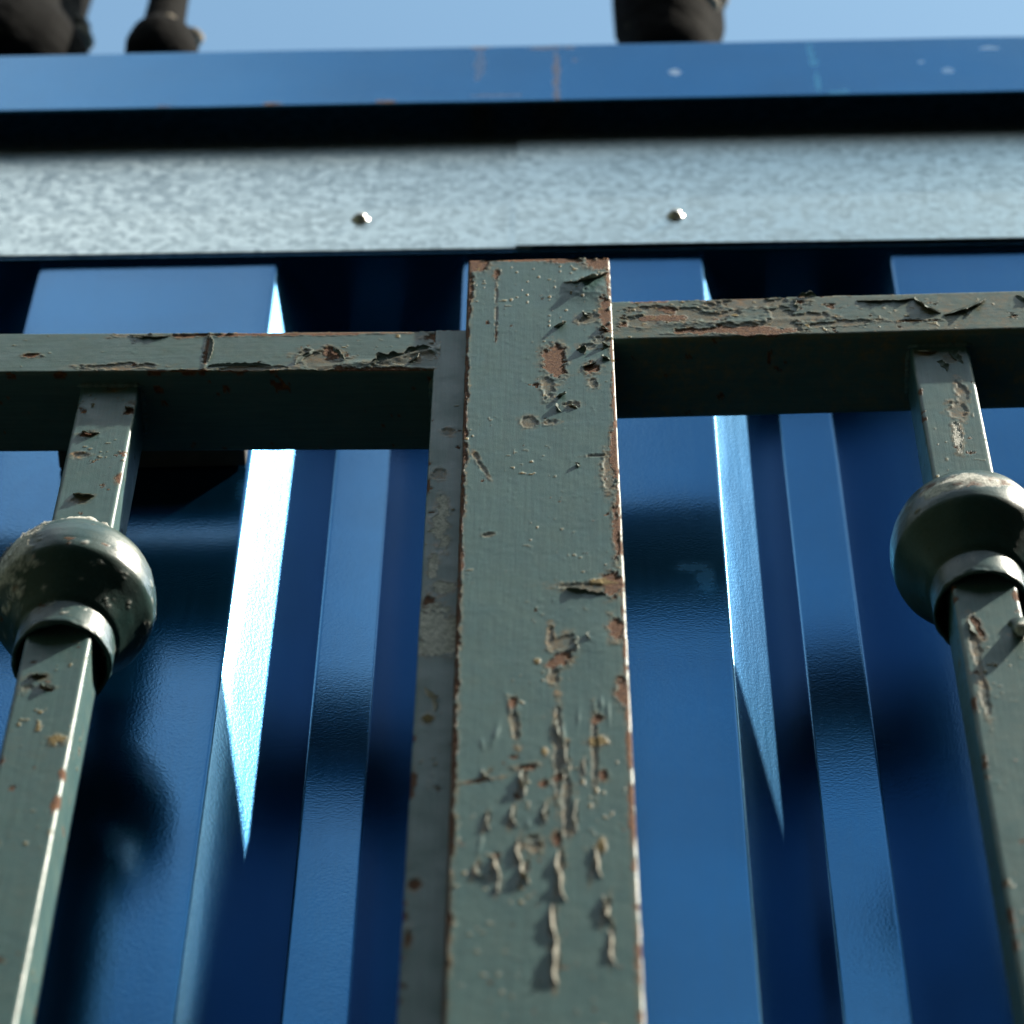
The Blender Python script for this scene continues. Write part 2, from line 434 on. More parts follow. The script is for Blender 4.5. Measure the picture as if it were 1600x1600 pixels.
def simple(name, c0, c1, scale, rough, metallic=0.0, bump=None):
    t = NT(name)
    t.set('Base Color', t.ramp(t.noise(scale, 5, 0.6), [(0.35, c0), (0.65, c1)])); t.set('Roughness', rough); t.set('Metallic', metallic)
    if bump: t.set('Normal', t.bump(t.noise(bump[0], 4, 0.6), bump[1], 0.8))
    return t.m
M_SCREW = simple('zinc screw', (0.35, 0.35, 0.33), (0.6, 0.6, 0.57), 400, 0.35, 0.8)
M_DARK_GROUND = simple('near black unseen ground', (0.007, 0.007, 0.006), (0.012, 0.011, 0.009), 30, 0.9, 0, (120, 0.004))  # unseen ground, kept near black so undersides get little bounced light
M_BRACKET = simple('dark painted bracket', (0.03, 0.028, 0.022), (0.06, 0.05, 0.04), 60, 0.7)
def iron_mat():
    t = NT('black iron with pale patches')
    n = t.noise(38, 5, 0.6)
    c = t.ramp(n, [(0.56, (0.003, 0.003, 0.0035)), (0.66, (0.008, 0.007, 0.006)), (0.74, (0.10, 0.085, 0.065))])
    t.set('Base Color', c); t.set('Roughness', 0.85); t.set('Specular IOR Level', 0.03); t.set('Normal', t.bump(t.noise(90, 4), 0.003, 0.6))
    return t.m
M_IRON = iron_mat()
M_SUNLIT_KNOB = simple('pale iron for sunlit sides', (0.05, 0.042, 0.034), (0.34, 0.29, 0.22), 60, 0.9, 0, (90, 0.003))  # pale knobs put the ornaments' sunlit sides into the colour
M_WEB = simple('grey cobweb fluff', (0.4, 0.4, 0.35), (0.62, 0.6, 0.52), 300, 0.95)

# ------------------------------------------------------------------ the setting: ground, added shade banks
g = mesh_obj('ground', [(-60000, -60000, -2500), (60000, -60000, -2500), (60000, 60000, -2500), (-60000, 60000, -2500)], [(0, 1, 2, 3)], M_DARK_GROUND, None, False)
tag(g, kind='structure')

def added_shade_banks():  # unseen ring of banks, added to block low sky light
    th = np.linspace(0, 2 * math.pi, 160, endpoint=False); rr = np.array([5, 5.5, 6, 6.5, 7, 7.5, 8, 9, 10, 12, 15, 22, 35, 60.0]) * 1000
    T, Rr = np.meshgrid(th, rr, indexing='ij')
    P = np.stack([Rr * np.cos(T), Rr * np.sin(T), 0 * T], -1)
    up = sstep(4800, 9200, Rr) * 11000 * (1 - 0.35 * sstep(18000, 60000, Rr))
    n = fbm(P, 5000, 4, 301) - 0.5
    P[..., 2] = -2504 + up * (1 + 0.35 * n) + 700 * (fbm(P, 1200, 3, 302) - 0.3) * sstep(5400, 7500, Rr)
    m_ = simple('dark added shade bank', (0.012, 0.018, 0.008), (0.035, 0.045, 0.02), 1.2, 0.95)
    o = mesh_obj('added_shade_banks', P.reshape(-1, 3), grid_faces(160, len(rr), True, flip=True), m_, None, True)
    tag(o, kind='structure')
added_shade_banks()

# ------------------------------------------------------------------ blue corrugated sheet
XL, WC, WF, DP, PITCH = -74.45, 115.74, 33.15, 39.5, 207.0
def sheet():
    segs = []
    def corner(p, a0, a1, r, n=6): pass
    k0, k1 = -5, 6
    pts = []
    for k in range(k0, k1):
        x = XL + PITCH * k
        pts += [(x - WC, 0), (x, 0), (x + WF, DP), (x + PITCH - WC - WF, DP)]
    pts = np.array(pts, float)
    prof = []
    rad = 2.6
    for i in range(1, len(pts) - 1):
        p, a, b = pts[i], pts[i - 1], pts[i + 1]
        da = (a - p) / np.linalg.norm(a - p); db = (b - p) / np.linalg.norm(b - p)
        half = math.acos(np.clip(da @ db, -1, 1)) / 2
        tl = rad / math.tan(half)
        q0, q1 = p + da * tl, p + db * tl
        c = p + (da + db) / np.linalg.norm(da + db) * rad / math.sin(half)
        if prof:
            lo = np.array(prof[-1]); n = max(1, int(np.linalg.norm(q0 - lo) / 8))
            for j in range(1, n): prof.append(tuple(lo + (q0 - lo) * j / n))
        t0 = math.atan2(*(q0 - c)[::-1]); t1 = math.atan2(*(q1 - c)[::-1])
        dt = (t1 - t0 + math.pi) % (2 * math.pi) - math.pi
        for j in range(7):
            t = t0 + dt * j / 6; prof.append((c[0] + rad * math.cos(t), c[1] + rad * math.sin(t)))
    prof = np.array(prof)
    zs = axis_steps(-2440, 60, -640, -5, 5.0, 60)
    nu, nv = len(prof), len(zs)
    X = np.repeat(prof[:, :1], nv, 1); Y = np.repeat(prof[:, 1:], nv, 1); Z = np.repeat(zs[None], nu, 0)
    P = np.stack([X, Y, Z], -1)
    wob = 0.9 * (fbm(np.stack([X, 0 * Y, Z * 0.35], -1), 90, 2, 5) - 0.5) + 0.12 * (fbm(np.stack([X, 0 * Y, Z * .5], -1), 28, 2, 6) - 0.5)
    P[..., 1] += wob
    d = np.gradient(prof, axis=0); n = np.stack([d[:, 1], -d[:, 0]], -1); n /= np.linalg.norm(n, axis=1)[:, None]
    Bk = P.copy(); Bk[..., 0] -= n[:, None, 0] * 0.7; Bk[..., 1] -= n[:, None, 1] * 0.7
    wear = np.zeros((nu, nv, 4))
    V = np.concatenate([P.reshape(-1, 3), Bk.reshape(-1, 3)]); K = nu * nv
    f = grid_faces(nu, nv) + grid_faces(nu, nv, off=K, flip=True)
    for j in (0, nv - 1):
        for i in range(nu - 1): f.append((i * nv + j, (i + 1) * nv + j, K + (i + 1) * nv + j, K + i * nv + j))
    W = np.concatenate([wear.reshape(-1, 4)] * 2)
    return mesh_obj('sheet_metal_screen', V, f, M_BLUE, None, True, W)
sh = sheet()
tag(sh, 'glossy blue trapezoidal sheet metal screen standing behind the green gate', 'metal sheet')

# scuffs on the sheet: thin smears of lighter scraped paint, a hair proud of the surface
# (kept as part of the sheet)
def smear(pts_xz, yfun, width, parent, mat, seed, name='scuff_mark'):
    rng = random.Random(seed); V = []; f = []
    for (x0, z0, x1, z1, wd) in pts_xz:
        n = 10; base = len(V)
        for i in range(n + 1):
            t = i / n; x = x0 + (x1 - x0) * t; z = z0 + (z1 - z0) * t
            ww = wd * math.sin(math.pi * min(1, t * 0.9 + 0.08)) * (0.5 + rng.random())
            L_ = math.hypot(x1 - x0, z1 - z0); nx, nz_ = -(z1 - z0) / L_, (x1 - x0) / L_
            for sg in (-1, 1):
                V.append((x + sg * nx * ww, yfun(x + sg * nx * ww) - 0.12, z + sg * nz_ * ww))
        for i in range(n): f.append((base + 2 * i, base + 2 * i + 1, base + 2 * i + 3, base + 2 * i + 2))
    return mesh_obj(name, V, f, mat, parent, True)

# ------------------------------------------------------------------ galvanised strips, trim, cap
def strip(x0, x1, y0, y1, z0, z1, sl, label, screw):
    root = empty('galvanised_flashing', ((x0 + x1) / 2, y0, z0), label=label, cat='metal strip', group='galvanised strips under the blue beam')
    nx = 60
    xs = np.linspace(x0, x1, nx); zs = np.array([z0, z0 + .4, z0 + 20, z0 + 60, z0 + 100, z0 + 135, z1])
    X, Z = np.meshgrid(xs, zs, indexing='ij'); P = np.stack([X, y0 + 0 * X, Z], -1)
    P[..., 1] += 0.2 * (fbm(P, 80, 2, 41) - 0.5); P[..., 2] += sl * X * (P[..., 2] < z1 - 1) + (0.5 * (fbm(P, 40, 2, 42) - .5)) * (Z < z0 + 1)
    B = P.copy(); B[..., 1] += (y1 - y0)
    nv = len(zs); K = nx * nv
    f = grid_faces(nx, nv) + grid_faces(nx, nv, off=K, flip=True)
    for i in range(nx - 1):
        for j in (0, nv - 1): f.append((i * nv + j, K + i * nv + j, K + (i + 1) * nv + j, (i + 1) * nv + j))
    for j in range(nv - 1):
        for i in (0, nx - 1): f.append((i * nv + j, i * nv + j + 1, K + i * nv + j + 1, K + i * nv + j))
    mesh_obj('strip', np.concatenate([P.reshape(-1, 3), B.reshape(-1, 3)]), f, M_GALV, root, False)
    # round-headed screw lying along -y
    for (sx, sz) in screw:
        prof = [(0.01, 3.4), (1.6, 3.2), (2.7, 2.5), (3.3, 1.3), (3.45, 0.5), (4.6, 0.4), (4.6, 0.0)]
        V = []; nseg = 20
        for i in range(nseg):
            a = 2 * math.pi * i / nseg
            for (r, h) in prof: V.append((sx + r * math.cos(a), y0 - h, sz + r * math.sin(a)))
        mesh_obj('screw', V, grid_faces(nseg, len(prof), True, flip=True), M_SCREW, root, True)
    return root
strip(-1180, 50.0, -4.0, -3.3, -1.3, 185, -0.0073, 'left galvanised strip with one screw, under the grey-blue end of the beam', [(-35.2, 32.2), (-191.0 - 160, 36)])
strip(42.0, 1300, -4.9, -4.2, -0.4, 185, -0.0073, 'right galvanised strip with one screw, under the deep blue end of the beam', [(120.6, 27.7), (276 + 160, 24)])

def trim():
    root = empty('edge_trim', (50, 0, -5), label='narrow blue edge trim running under the galvanised strips', cat='trim')
    # lip in front and a shelf closing the sheet's folds
    xs = np.linspace(-1180, 1300, 40)
    prof = [(-2.6, 3), (-2.9, 1.0), (-3.1, -3.8), (-2.4, -4.8), (-1.6, -4.4), (-1.4, -3.6), (44, -3.6), (44, -2.6), (-1.4, -2.6), (-1.8, 3)]
    V = [(x, y, z - 0.0073 * x) for x in xs for (y, z) in prof]
    n = len(prof); f = []
    for i in range(len(xs) - 1):
        for j in range(n): f.append((i * n + j, i * n + (j + 1) % n, (i + 1) * n + (j + 1) % n, (i + 1) * n + j))
    mesh_obj('lip', V, f, M_BLUE, root, False, np.zeros((len(V), 4)))
trim()

def cap():
    root = empty('capping_beam', (50, 20, 132), label='blue folded metal beam with a square front running along the top', cat='metal beam')
    y0, z0, z1 = -20.7, 132.2, 203.4
    sec = [(y0 + 1.4, z1 - 3), (y0 + 1.4, z0 + 1.4), (y0 + 1.2, z0)]
    for t in np.linspace(0, 1, 5): a = math.pi * 1.5 - t * math.pi / 2; sec.append((y0 + 1.5 + 1.5 * math.cos(a), z0 + 1.5 + 1.5 * math.sin(a)))
    for z in np.arange(z0 + 2.5, z1 - 2, 1.2): sec.append((y0, z))
    for t in np.linspace(0, 1, 5): a = math.pi - t * math.pi / 2; sec.append((y0 + 2 + 2 * math.cos(a), z1 - 2 + 2 * math.sin(a)))
    sec += [(30, z1 + 2), (80, z1 + 5), (82, z1 + 4), (82, z0), (80.8, z0), (80.8, z1 + 3), (30, z1 - 0.5), (y0 + 1.4, z1 - 3)]
    sec = np.array(sec)
    xs = axis_steps(-1180, 1300, -250, 330, 1.2, 60)
    nu, nv = len(sec), len(xs)
    P = np.stack([np.repeat(xs[None], nu, 0), np.repeat(sec[:, :1], nv, 1), np.repeat(sec[:, 1:], nv, 1)], -1)
    P[..., 1] += 0.8 * (fbm(np.stack([P[..., 0], 0 * P[..., 0], P[..., 2]], -1), 120, 2, 77) - 0.5)
    P[..., 2] += 0.7 * (fbm(np.stack([P[..., 0], 0 * P[..., 0], 0 * P[..., 0]], -1), 90, 2, 78) - 0.5)
    x, z = P[..., 0], P[..., 2]
    n1 = fbm(P, 9, 4, 79, 0.6) - 0.5; n2 = fbm(P, 3, 3, 80) - 0.5
    fr = (np.abs(P[..., 1] - y0) < 1.6) * 1.0
    def blob(cx, cz, rx, rz, k=1.6): return sstep(0, 0.25, 1 - np.sqrt(((x - cx) / rx) ** 2 + ((z - cz) / rz) ** 2) + n1 * k + n2 * .6)
    rust = np.maximum.reduce([blob(62.5, 172, 2.2, 36, 1.2) * 0.6, blob(58, 199, 12, 3) * .5, blob(21.9, 201.5, 9, 4), blob(22, 180, 3, 22) * .25, blob(-84.7, 135, 5, 1.6) * fr, blob(-25, 135, 7, 1.6) * fr, blob(-140, 135, 4, 1.2) * .6 * fr, blob(30, 140, 14, 2) * .35 * fr, blob(72, 182, 2.5, 4) * .4])
    teal = np.maximum.reduce([blob(196 + (z - 196) * -0.05, 182, 3.0, 20), blob(198, 150, 1.6, 20), blob(206, 136, 8, 3)]) * .22
    pale = np.maximum.reduce([blob(124.5, 164, 3.0, 4) * .6, blob(253.5, 171, 3.5, 3) * .5, blob(266, 160, 3, 3) * .3, blob(290, 187, 5, 2) * .4])
    wear = np.stack([rust, teal, pale, 0 * rust], -1)
    f = grid_faces(nu, nv, flip=False)
    V = P.reshape(-1, 3)
    o = mesh_obj('fascia', V, f, M_CAP, root, True, wear.reshape(-1, 4))
    return root
cap()

# ------------------------------------------------------------------ black ornaments standing on the cap
def ornament(cx, cy, prof, label, knobs, lean=0.0, seed=1):
    root = empty('roof_ornament', (cx, cy, 204), label=label, cat='ornament', group='black ornaments standing on the beam')
    pr = np.array(prof, float); seg = 40; nv = len(pr)
    th = np.linspace(0, 2 * math.pi, seg, endpoint=False)
    T, Rr = np.meshgrid(th, pr[:, 0], indexing='ij'); Zz = np.repeat(pr[None, :, 1], seg, 0)
    P = np.stack([cx + Rr * np.cos(T) + lean * Zz, cy + Rr * np.sin(T), 205.5 + Zz], -1)
    nn = fbm(P, 14, 3, seed) - 0.5
    P[..., 0] += np.cos(T) * nn * 5; P[..., 1] += np.sin(T) * nn * 5
    mesh_obj('body', P.reshape(-1, 3), grid_faces(seg, nv, True), M_IRON, root, True)
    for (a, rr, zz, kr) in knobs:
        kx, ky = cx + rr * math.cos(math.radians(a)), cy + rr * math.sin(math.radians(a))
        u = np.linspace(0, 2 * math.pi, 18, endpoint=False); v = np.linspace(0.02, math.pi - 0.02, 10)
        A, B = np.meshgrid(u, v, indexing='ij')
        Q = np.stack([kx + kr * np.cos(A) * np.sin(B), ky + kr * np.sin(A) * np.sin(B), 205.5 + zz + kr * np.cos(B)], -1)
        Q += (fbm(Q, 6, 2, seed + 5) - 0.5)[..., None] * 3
        mesh_obj('knob', Q.reshape(-1, 3), grid_faces(18, 10, True, flip=True), M_SUNLIT_KNOB, root, True)
    return root
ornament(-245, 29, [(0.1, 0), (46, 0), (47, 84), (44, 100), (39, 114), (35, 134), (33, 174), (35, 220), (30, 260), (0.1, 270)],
         'broad black ornament at the left end with a pale sunlit foot', [(-12, 37, 112, 9), (-8, 33, 136, 8)], seed=11)
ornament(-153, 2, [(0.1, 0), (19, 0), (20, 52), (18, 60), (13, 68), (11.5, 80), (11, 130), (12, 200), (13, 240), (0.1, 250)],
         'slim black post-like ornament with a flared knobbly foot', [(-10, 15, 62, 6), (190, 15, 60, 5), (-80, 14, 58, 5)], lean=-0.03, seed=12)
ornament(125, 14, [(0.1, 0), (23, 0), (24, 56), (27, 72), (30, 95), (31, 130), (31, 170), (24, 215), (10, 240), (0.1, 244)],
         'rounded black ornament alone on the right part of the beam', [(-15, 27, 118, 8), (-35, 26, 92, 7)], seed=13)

# ------------------------------------------------------------------ gate leaves
GY0, GY1 = -71.25, -32.0
left = empty('gate_leaf', (-560, -52, -2500), label='left green gate leaf with the wide peeling cover plate', cat='gate', group='gate leaves')
right = empty('gate_leaf', (680, -52, -2500), label='right green gate leaf, its top rail rusty and set higher', cat='gate', group='gate leaves')

# top rails
secL = round_profile(-246.99, -211.42, GY0 + 0.1, GY1, 1.4, 0.5, 1.2, 4)
chL = [(-161, -227.6, 4, 2.2, 0, 'r'), (-124.6, -239, 16, 3.0, 0, 'b'), (-86.6, -226, 1.0, 14, 0, 'r'), (-67, -243, 20, 2.0, 0, 'b'),
       (-37, -236, 9, 9, 20, 'b'), (-33, -230, 4, 5, 0, 'r'), (-46, -212, 60, 2.2, 0, 'r'), (-120, -210, 8, 3, 0, 'b'), (0, -236, 14, 5, 20, 'b'), (12, -218, 6, 5, 0, 'r'), (5, -229, 4, 4, 0, 'b'), (-10, -246, 22, 2.2, 0, 'r'), (-90, -245, 18, 2, 0, 'r')]
bar('top_rail', 'x', secL, axis_steps(-1145, 13.5, -190, 13.5, 0.7, 25), M_RAIL, left, slope=-0.0263, seed=21, chips=chL, dens=0.55, edge_rust=0.36, grime=0.14, lichen=0.25,
    bumps=[(-86.5, -226, 0.9, 16, 0, 0.7), (-20, -240, 20, 2.5, 8, 0.5), (3, -232, 12, 2, 25, 0.8)])
secR = round_profile(-225.65, -188.89, GY0, GY1, 2.2, 0.5, 1.2, 4)
chR = [(146, -216, 24, 5, 0, 'b'), (150, -217.5, 16, 4.5, 0, 'r'), (108, -204, 10, 3, 0, 'r'), (160, -206, 6, 15, 0, 'b'), (130, -216, 18, 3, 3, 'r'), (105, -196, 8, 4, 0, 'b'), (118, -202, 22, 7, 0, 'b'), (150, -192, 20, 5, 0, 'b'), (100, -208, 8, 5, 0, 'b'), (130, -186.5, 40, 2, 0, 'r'), (172, -206, 9, 5, 0, 'b'), (186, -212, 18, 3, 5, 'b'), (215, -211, 10, 1.5, 0, 'r'), (140, -203, 1.4, 1.2, 0, 'y'), (112, -197, 3, 3, 0, 'r')]
bar('top_rail', 'x', secR, axis_steps(51, 1300, 51, 300, 0.7, 25), M_RAIL, right, slope=0.0187, seed=23, chips=chR, dens=0.8, edge_rust=0.36, grime=1.1, lichen=0.6,
    bumps=[(140, -209, 40, 2, 4, 0.3)])
# stiles beside the meeting line and outer stiles
def stile(parent, x0, x1, ztop, seed, fine, chips=(), **k):
    ss = axis_steps(-2494, ztop, -720 if fine else ztop - 20, ztop, 0.9 if fine else 8, 40)
    bar('stile', 'z', round_profile(x0, x1, GY0, GY1 - 0.3, 1.0, 0.6 if fine else 3, 1.5 if fine else 4, 6), ss, M_PLATE, parent, seed=seed, chips=list(chips), **k)
chS = [(17, -372, 3, 14, 0, 'w'), (18, -358, 2.0, 8, 10, 'w'), (19, -386, 2.4, 7, 0, 'w'), (15, -405, 2, 9, 0, 'w'), (19, -420, 4, 5, 0, 'w'), (15, -446, 9, 12, 0, 'w'), (20, -452, 9, 12, 0, 'w'), (18, -462, 10, 5, 0, 'w'),
       (18, -300, 3, 3, 0, 'b'), (14, -435, 2, 12, 0, 'r'), (16, -510, 2, 3, 0, 'y'), (14, -610, 2, 3, 0, 'r'), (16, -335, 3, 4, 0, 'b'), (13, -640, 1.5, 6, 0, 'r')]
stile(left, 10.8, 47.8, -212.0, 31, True, chS, dens=0.35, edge_rust=0.25, grime=0.05, lichen=0.05)
stile(right, 58, 85.6, -222, 33, True, (), dens=0.3, edge_rust=0.5, grime=0.3, lichen=0.2)
stile(left, -1180, -1143, -214, 35, False, (), dens=0.3, edge_rust=0.3, grime=0.3, lichen=0.2)
stile(right, 1263, 1300, -200, 36, False, (), dens=0.3, edge_rust=0.3, grime=0.3, lichen=0.2)
for par, xa, xb in ((left, -1143, 10.8), (right, 85.6, 1263)):
    bar('bottom_rail', 'x', round_profile(-2380, -2340, GY0 + .5, GY1 - .5, 2.2, 6, 6, 6), axis_steps(xa, xb, xa, xa + 10, 5, 40), M_RAIL, par, seed=37, chips=[], dens=.3, edge_rust=.3, grime=.3, lichen=.2)

# cover plate
def tap(A, Z):
    t = np.clip((-158 - Z) / 535, -0.2, 4)
    c = 55.3 + 2.85 * t; hw = 31.2 + 1.25 * t
    return c + (A / 31.2) * hw
secP = round_profile(-31.2, 31.2, -77.25, -71.4, 1.1, 0.42, 0.6, 6)
chP = [(27, -163, 8, 7, 30, 'r'), (25, -180, 2.5, 14, 0, 'r'), (24.5, -205, 1.8, 20, 0, 'r'), (52, -158.5, 30, 1.4, 0, 'r'), (81, -163, 7, 6, 0, 'r'), (68, -160, 8, 2, 0, 'r'), (37, -171, 1.6, 5, 0, 'r'), (37, -192, 0.6, 9, 0, 'b'), (37.2, -212, 0.7, 12, 0, 'b'), (37.3, -226, 0.6, 7, 0, 'r'),
       (61.5, -255, 4.2, 14, 10, 'r'), (63, -248, 4.5, 10, 0, 'r'), (59.5, -274, 3, 11, 0, 'b'), (78, -260, 3.6, 6, -20, 'r'), (78, -272, 2.5, 5, 0, 'b'), (84, -212, 3.0, 18, 0, 'r'), (78, -215, 6, 4, 30, 'b'), (82, -235, 4, 4, 0, 'b'), (76, -240, 4, 3, 0, 'b'),
       (51.5, -304, 3.4, 5, 0, 'b'), (61, -304.5, 3.4, 2, 10, 'b'), (69.6, -290, 3.0, 2.5, 0, 'b'), (30.6, -331, 1.4, 4, 20, 'b'), (33.2, -340, 1.0, 8, 20, 'b'), (84, -345, 3.5, 15, 0, 'b'), (86, -330, 1.8, 20, 0, 'r'), (86, -390, 1.8, 20, 0, 'r'), (80, -332, 6, 1.0, 4, 'b'), (36, -392, 2.4, 1.6, 0, 'b'),
       (84, -428, 4, 9, 0, 'r'), (85, -460, 3, 9, 0, 'r'), (86.5, -503, 2.4, 9, 0, 'r'), (74, -432, 12, 3, -8, 'b'), (80, -428, 5, 2, 0, 'y'), (65, -470, 3.6, 7, -25, 'b'), (64, -481, 4, 7, -25, 'r'), (61.5, -491, 2, 6, 0, 'b'), (60.5, -466, 1.4, 7, 0, 'b'),
       (55.7, -482, 1.2, 2, 0, 'y'), (77.5, -534.5, 3.8, 3, 10, 'y'), (77, -521, 2.0, 3, 0, 'r'), (58.6, -541, 1.2, 2.4, 0, 'y'), (78, -597, 1.4, 4, 0, 'y'), (46.6, -509, 1.6, 4, 0, 'r'), (48, -524, 1.6, 11, 3, 'b'),
       (35, -558, 8, 1.1, 14, 'r'), (52, -550, 4.5, 2.4, 20, 'r'), (63.5, -556, 2, 3.6, 0, 'r'), (58, -561, 1.4, 2.4, 0, 'r'), (79, -556, 1.6, 4, 0, 'r'), (62.6, -593, 1.7, 4, 0, 'r'), (55, -598, 3, 5, 0, 'b'), (63, -540, 1.6, 28, 0, 'b'), (66, -570, 1.6, 20, 0, 'b'), (76, -540, 1.2, 22, 0, 'b')]
rngp = random.Random(5)
bmp = [(rngp.uniform(36, 82), rngp.uniform(-600, -505), rngp.uniform(.5, 1.1), rngp.uniform(2, 7), rngp.uniform(-10, 10), rngp.uniform(.12, .4)) for _ in range(14)]
bmp += [(75, -186, 9, 10, 0, 1.2), (77, -470, 7, 14, 0, 0.3)]
K_ = [  # attached line (x0, z0)-(x1, z1), width, curl, seed
    ((49.6, -594), (50.6, -607), 2.6, 2.0), ((50.6, -606), (53.8, -619), 2.4, 1.8), ((41.2, -602), (43.6, -616), 2.3, 1.9), ((43.2, -616), (44.0, -624), 1.7, 1.8),
    ((63.2, -601), (65.4, -629), 2.6, 2.0), ((61.6, -630), (62.6, -652), 2.5, 2.1), ((62.4, -650), (63.0, -674), 2.8, 2.0), ((78.6, -626), (81.2, -641), 2.3, 1.9), ((80.6, -645), (81.6, -664), 1.5, 1.6),
    ((50.4, -552), (52.4, -568), 2.4, 1.7), ((51.4, -567), (53.0, -580), 1.7, 1.6), ((62.6, -521), (64.2, -533), 2.0, 1.7), ((58.6, -604), (59.4, -613), 1.9, 1.7), ((75.2, -598), (78.4, -616), 1.8, 1.7), ((77.4, -606), (79.8, -624), 1.5, 1.6),
    ((37.0, -551), (40.4, -558), 2.0, 1.6), ((33.0, -575), (36.4, -578), 1.5, 1.4), ((38.6, -577), (40.0, -588), 1.9, 1.7), ((42.6, -574), (43.8, -584), 1.6, 1.6), ((47.4, -574), (48.6, -586), 2.0, 1.7), ((52.0, -572), (53.0, -583), 1.7, 1.6),
    ((58.6, -572), (60.0, -584), 1.8, 1.7), ((66.0, -580), (67.4, -592), 1.7, 1.6), ((69.0, -570), (70.4, -590), 1.2, 1.5), ((74.6, -578), (75.6, -592), 1.4, 1.6), ((35.2, -606), (36.8, -615), 1.7, 1.5), ((69.5, -525), (71.0, -540), 1.2, 1.5), ((66.0, -536), (67.0, -550), 1.2, 1.5), ((55.5, -540), (56.5, -552), 1.1, 1.4), ((72.4, -545), (73.4, -556), 1.1, 1.4), ((48.0, -514), (49.0, -536), 1.5, 1.5)]
K_ = K_[:9] + K_[9::2]
rnge = random.Random(9)
for z_ in range(-690, -165, 9):
    chP.append((24.1 + 1.6 * (z_ + 158) / -535 + 0.2 + rnge.uniform(-.2, .5), z_ + rnge.uniform(-3, 3), rnge.uniform(.9, 2.0), rnge.uniform(5, 12), 0, 'r'))
    if rnge.random() < 0.4: chP.append((86.4 + 4.1 * (z_ + 158) / -535 - rnge.uniform(.1, .6), z_, rnge.uniform(.7, 1.6), rnge.uniform(3, 8), 0, 'r'))
for (a_, b_, wd_, th_) in K_:
    chP.append(((a_[0] + b_[0]) / 2 - 0.9, (a_[1] + b_[1]) / 2, 0.55 + wd_ * 0.28, math.dist(a_, b_) * 0.55, -math.degrees(math.atan2(b_[0] - a_[0], a_[1] - b_[1])), 'b'))
plate = bar('cover_plate', 'z', secP, axis_steps(-2440, -158, -715, -158, 0.8, 30), M_PLATE, left, taper=tap, seed=41, chips=chP, dens=0.12, edge_rust=1.05, bright_side=0.72, grime=0.06, lichen=0.05, bumps=bmp)

# curled paint flakes on the plate
def flake(parent, p0, p1, width, theta, side=-1, thick=0.3, seed=0, y=-77.3, taper_ends=0.35, wob=0.25, under=0.0, lift=0.0):
    """paint peeled along the attached line p0-p1 (x, z); it curls out of the plate towards side * normal of the line"""
    rng = np.random.RandomState(seed)
    L_ = math.dist(p0, p1); nu = max(10, int(L_ / 0.5)); nv = 9
    tx, tz = (p1[0] - p0[0]) / L_, (p1[1] - p0[1]) / L_
    nx, nz_ = -tz * side, tx * side
    u = np.linspace(0, 1, nu)
    env = np.clip(np.minimum(u, 1 - u) / taper_ends, 0, 1) ** 0.6
    wn = np.interp(u, np.linspace(0, 1, 9), rng.rand(9)); th = np.interp(u, np.linspace(0, 1, 7), rng.rand(7))
    bend = np.interp(u, np.linspace(0, 1, 5), rng.rand(5) - .5) * wob * 6
    jag = np.interp(u, np.linspace(0, 1, max(4, nu // 2)), rng.rand(max(4, nu // 2)))
    Wd = width * env * (0.55 + 0.5 * wn + 0.55 * (jag - 0.35)) + 0.15
    Wd = np.maximum(Wd, 0.12)
    Th = theta * (0.6 + 0.6 * th)
    v = np.linspace(0, 1, nv)
    A = Th[:, None] * v[None]; r = (Wd / Th)[:, None]
    ip = r * np.sin(A); out = r * (1 - np.cos(A)) + lift * env[:, None] + 0.1
    X = p0[0] + (p1[0] - p0[0]) * u[:, None] + nx * (ip + bend[:, None]); Z = p0[1] + (p1[1] - p0[1]) * u[:, None] + nz_ * (ip + bend[:, None]); Yc = y - out
    T0 = np.stack([X, Yc, Z], -1)
    Nn = np.stack([nx * (-np.sin(A)), -np.cos(A), nz_ * (-np.sin(A))], -1)       # outer face normal
    T1 = T0 - Nn * thick
    V = np.concatenate([T0.reshape(-1, 3), T1.reshape(-1, 3)]); K = nu * nv
    f = grid_faces(nu, nv, flip=(side > 0)) + grid_faces(nu, nv, off=K, flip=(side < 0))
    for i in range(nu - 1):
        for j in (0, nv - 1): f.append((i * nv + j, (i + 1) * nv + j, K + (i + 1) * nv + j, K + i * nv + j))
    for j in range(nv - 1):
        for i in (0, nu - 1): f.append((i * nv + j, i * nv + j + 1, K + i * nv + j + 1, K + i * nv + j))
    wr = np.zeros((2 * K, 4)); wr[K:, 0] = 1.0; wr[:K, 0] = under
    return mesh_obj('paint_flake', V, f, M_FLAKE, parent, True, wr)

